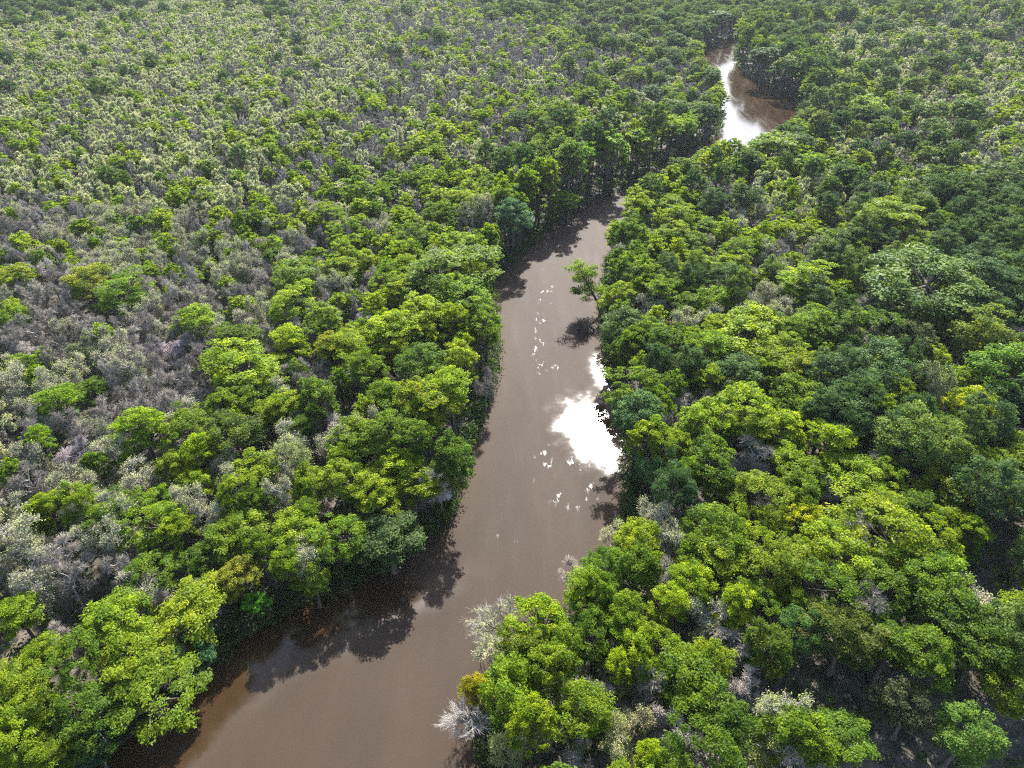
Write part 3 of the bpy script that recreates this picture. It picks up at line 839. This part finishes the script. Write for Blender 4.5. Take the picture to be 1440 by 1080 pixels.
# ------------------------------------------------------------------ single trees of their own shape
def own_tree(kind, base, tk, cr, tm, cms, label, scale=1.0, colour=None):
    e = bpy.data.objects.new(kind, None)
    COL.objects.link(e)
    e.location = base; e.scale = (scale,) * 3
    tag(e, label, 'tree', GROUP.get(kind))
    link('trunk', tk.mesh('own trunk', [tm], True), e)
    c = link('crown', cr.mesh('own crown', cms), e)
    if colour: c.color = (*colour, 1)
    return e

def spread_bare(seed, fork, tips_n, spread, toward, tw=.02):
    """A leaning trunk to fork, forked limbs on toward the open water, then sprays of pale twigs."""
    g = np.random.RandomState(seed)
    tk, cr = MB(), MB()
    fork = np.array(fork, float); toward = unit(np.array(toward, float))
    p = np.array([[0, 0, -.6], fork * .35 + [0, 0, .5], fork * .7 + [0, 0, .4], fork])
    tk.tube(p, [.30, .24, .19, .15], 7)
    st, en = [], []
    limbs = [(fork * f, .12) for f in (.6, .8, 1, 1, 1, .9, .7)]
    segs = []
    for b_, r0 in limbs:
        d = unit(toward + g.normal(size=3) * .75 + [0, 0, .35])
        e = b_ + d * spread * (.40 + .2 * g.rand())
        tk.tube(np.array([b_, (b_ + e) / 2 + g.normal(size=3) * .15, e]), [r0, r0 * .7, r0 * .4], 5)
        segs.append((b_, e, d))
    for lv in range(2):
        nx_ = []
        for a, e0, d in segs:
            for _ in range(4):
                q = a + (e0 - a) * (.4 + .6 * g.rand())
                nd = unit(d + g.normal(size=3) * .6)
                e1 = q + nd * spread * (.30 if lv == 0 else .20) * (.7 + .6 * g.rand())
                tk.tube(np.array([q, e1]), [.045 - .012 * lv, .02], 3) if lv == 0 else None
                st.append(q); en.append(e1); nx_.append((q, e1, nd))
        segs = nx_
    st, en = np.array(st), np.array(en)
    k = tips_n
    S_, E2 = np.repeat(st, k, 0), np.repeat(en, k, 0)
    q = S_ + (E2 - S_) * (.3 + .7 * g.rand(len(S_), 1))
    d = unit((E2 - S_) + g.normal(size=q.shape) * .55)
    cr.twigs(st, en, np.full(len(st), tw * 1.2))
    cr.twigs(q, q + d * (.5 + .9 * g.rand(len(q), 1)), np.full(len(q), tw))
    return tk, cr, q

x0, y0, _ = at(688, 1066, 1)
tk, cr, q = spread_bare(5, (-1.6, 1.6, 6.5), 8, 6.6, (-1, .25, .25))
own_tree(N_, (x0, y0, .3), tk, cr, M_BARK, [M_WHITE], 'white leafless tree with dark limbs leaning over the water at the bottom bank')
x0, y0, _ = at(722, 930, 1)
tk, cr, q = spread_bare(8, (-1.8, 1.2, 7.5), 9, 7.5, (-1, .3, .3))
g = np.random.RandomState(4)
leaves_c = q[g.rand(len(q)) < .8]
for c in leaves_c[::2]: leaves(cr, g, c, .35, 3, .24, .9 + .3 * g.rand(), .8, mat=1)
own_tree(B_, (x0, y0, .3), tk, cr, M_BARK, [M_WHITE, M_BUD], 'cream tasselled tree with one crooked dark stem leaning off the point')
x0, y0, _ = at(836, 466, 0)
tk, cr, q = spread_bare(31, (-1.5, .2, 1.3), 6, 5.6, (-1, -.1, -.12), .03)
own_tree(N_, (x0, y0, .1), tk, cr, M_BARK, [M_BARK], 'dark leafless snag lying in the water below the leaning olive tree')
x0, y0, _ = at(893, 566, .5)
tk, cr, q = spread_bare(12, (-2.2, .6, 3.6), 5, 5.2, (-1, .1, .1))
g = np.random.RandomState(6)
for c in q[::6]: leaves(cr, g, c, .4, 4, .3, .5, .8, mat=1)
own_tree(N_, (x0, y0, .2), tk, cr, M_BARK, [M_BARK, M_DARK], 'dark twiggy tree hanging over the bright sun glint on the water')
# the tree that leans out over the narrows, and its shadow on the water
x0, y0, _ = at(846, 442, 0)
g = np.random.RandomState(21)
tk, cr = MB(), MB()
tp = np.array([[0, 0, -1], [-1.2, .6, 3], [-3.2, 1.5, 6.5], [-5.6, 2.6, 10.5], [-7.4, 3.3, 14.0]])
tk.tube(tp, [.45, .36, .30, .22, .10], 7)
for k in range(34):
    t = .30 + .65 * g.rand()
    b_ = np.array([np.interp(t * 4, range(5), tp[:, a]) for a in range(3)])
    d = unit(np.array([g.normal() - .35, g.normal() * .7, .25 + .5 * g.normal()]))
    e = b_ + d * (2.0 + 3.2 * g.rand()) * (1.15 - .45 * t)
    tk.tube(np.array([b_, (b_ + e) / 2 + [0, 0, .3], e]), [.10, .07, .03], 4)
    leaves(cr, g, e, 1.6 + .8 * g.rand(), 190, .45, .8 + .5 * g.rand(), .5)
own_tree(L, (x0, y0, .2), tk, cr, M_BARK, [M_LEAF], 'thin crowned olive tree leaning far out over the narrowing water', colour=(.8, .85, .9))

def dead_wood(name, cat, p, q, r0, r1, mat, label, stubs=3, seed=0):
    """A dead stem from p to q: swelling root end, broken tip, a few branch stubs."""
    g = np.random.RandomState(seed)
    p, q = np.array(p, float), np.array(q, float)
    t = np.linspace(0, 1, 9)[:, None]
    path = p + (q - p) * t + np.concatenate([np.zeros((1, 3)), np.cumsum(g.normal(size=(8, 3)) * .05, 0)])
    m_ = MB()
    rad = np.linspace(r0, r1, 9) * (1 + .15 * g.normal(size=9)); rad[0] = r0 * 1.5; rad[-1] = r1 * .25
    m_.tube(path - p, rad, 9)
    o = link(name, m_.mesh(name, [mat], True)); o.location = p
    tag(o, label, cat)
    for k in range(stubs):
        b_ = path[2 + (k * 2) % 6] - p
        d = unit(unit(q - p) + g.normal(size=3) * .8)
        mb_ = MB(); mb_.tube(np.array([b_, b_ + d * .7, b_ + d * (1.2 + g.rand())]), [r1 * .7, r1 * .5, r1 * .15], 5)
        link('branch', mb_.mesh('branch', [mat], True), o)
    return o
M_DEAD = bark_mat('weathered dead wood', (.20, .18, .17), (.42, .38, .36))
dead_wood('fallen_log', 'log', at(1185, 1076, .8), at(1272, 1056, 1.0), .24, .16, M_BARK, 'long dark log fallen across the bare soil at the bottom edge', 3, 1)
dead_wood('fallen_log', 'log', at(1255, 1052, .9), at(1306, 1046, 1.1), .2, .13, M_DEAD, 'short pale brown log lying under the purple black tree', 2, 2)
dead_wood('fallen_log', 'log', at(1168, 982, .8), at(1150, 950, 1.0), .2, .12, M_BARK, 'dark log lying in the small gap by the drab olive tree', 2, 6)
dead_wood('dead_trunk', 'dead tree', at(1380, 822, .6), at(1424, 748, 9.0), .36, .2, M_DEAD, 'pale bare trunk leaning in the dark gap at the frame edge', 3, 3)
dead_wood('dead_trunk', 'dead tree', at(1348, 806, .6), at(1371, 764, 6.0), .2, .12, M_BARK, 'short dark trunk leaning beside the pale bare trunk', 2, 4)
dead_wood('dead_trunk', 'dead tree', at(1157, 960, .6), at(1181, 926, 6.0), .22, .15, M_BARK, 'broken dark trunk leaning over the small soil gap', 1, 5)

# ------------------------------------------------------------------ undergrowth
g = np.random.RandomState(3)
ux = g.uniform(-230, 240, 22000); uy = g.uniform(20, 330, 22000)
ud = river_sd(ux, uy)
pu, pv, pd = px(ux, uy, 1.0)
ok = (ud > .2) & INVIEW(pu, pv, 40) & ((vnoise(ux, uy, 7, 9) > .18) | (ud < 5))
ok &= ~((pu > 1230) & (pv > 985) & (g.rand(len(ux)) < .55))
ok &= ~((np.hypot(pu - 1165, pv - 965) < 26) & (g.rand(len(ux)) < .8))
ux, uy, pd, ud = ux[ok], uy[ok], pd[ok], ud[ok]
uz = ground_z(ux, uy)
ub = MB()
for x, y, z, d, s0 in zip(ux, uy, uz, pd, ud):
    tall = g.rand() ** 2 * 4.0
    rd = 1.0 + 1.1 * g.rand()
    leaves(ub, g, np.array([x, y, z + .5 + tall]), rd, 26 if d < 180 else 16, .6 if d < 180 else .8, .6 + .8 * g.rand(), .9)
# bushes hanging over the water along both banks
for line, sg in ((smooth_line(LEFT), 1), (smooth_line(RIGHT), -1)):
    for (ax, ay), (bx, by) in zip(line[:-1], line[1:]):
        if by < 25 or ay > 620: continue
        Ls = math.hypot(bx - ax, by - ay)
        nrm = np.array([by - ay, -(bx - ax)]) / Ls * sg
        for _ in range(int(Ls * (3.6 if ay < 250 else 1.3))):
            t = g.rand()
            c = np.array([ax + (bx - ax) * t, ay + (by - ay) * t]) + nrm * (g.rand() * 4.2 - 2.6)
            leaves(ub, g, np.array([c[0], c[1], .7 + 4.2 * g.rand() ** 1.5]), .8 + 1.1 * g.rand(), 34 if ay < 250 else 16, .5 if ay < 250 else .8, .55 + .8 * g.rand(), .8)
tag(link('undergrowth', ub.mesh('undergrowth', [M_UNDER])), 'low green shrubs and saplings under the forest trees', kind='stuff')

# ------------------------------------------------------------------ thin air: far woods fade toward pale blue
hm = MB()
X0, X1, Y0, Y1, Z0, Z1 = -1000, 1000, -150, 1100, -8, 108
hv = np.array([(x, y, z) for z in (Z0, Z1) for x, y in ((X0, Y0), (X1, Y0), (X1, Y1), (X0, Y1))], float)
hm.grid(hv, np.array([(0, 3, 2, 1), (4, 5, 6, 7), (0, 1, 5, 4), (1, 2, 6, 5), (2, 3, 7, 6), (3, 0, 4, 7)]))
m, n, l, b, out = nodes('haze')
n.remove(b)
pv_ = n.new('ShaderNodeVolumePrincipled')
pv_.inputs['Color'].default_value = (.80, .88, 1.0, 1); pv_.inputs['Density'].default_value = .00004; pv_.inputs['Anisotropy'].default_value = .2
l.new(pv_.outputs[0], out.inputs['Volume'])
tag(link('haze', hm.mesh('haze', [m])), 'thin bluish haze over the far forest', kind='stuff')
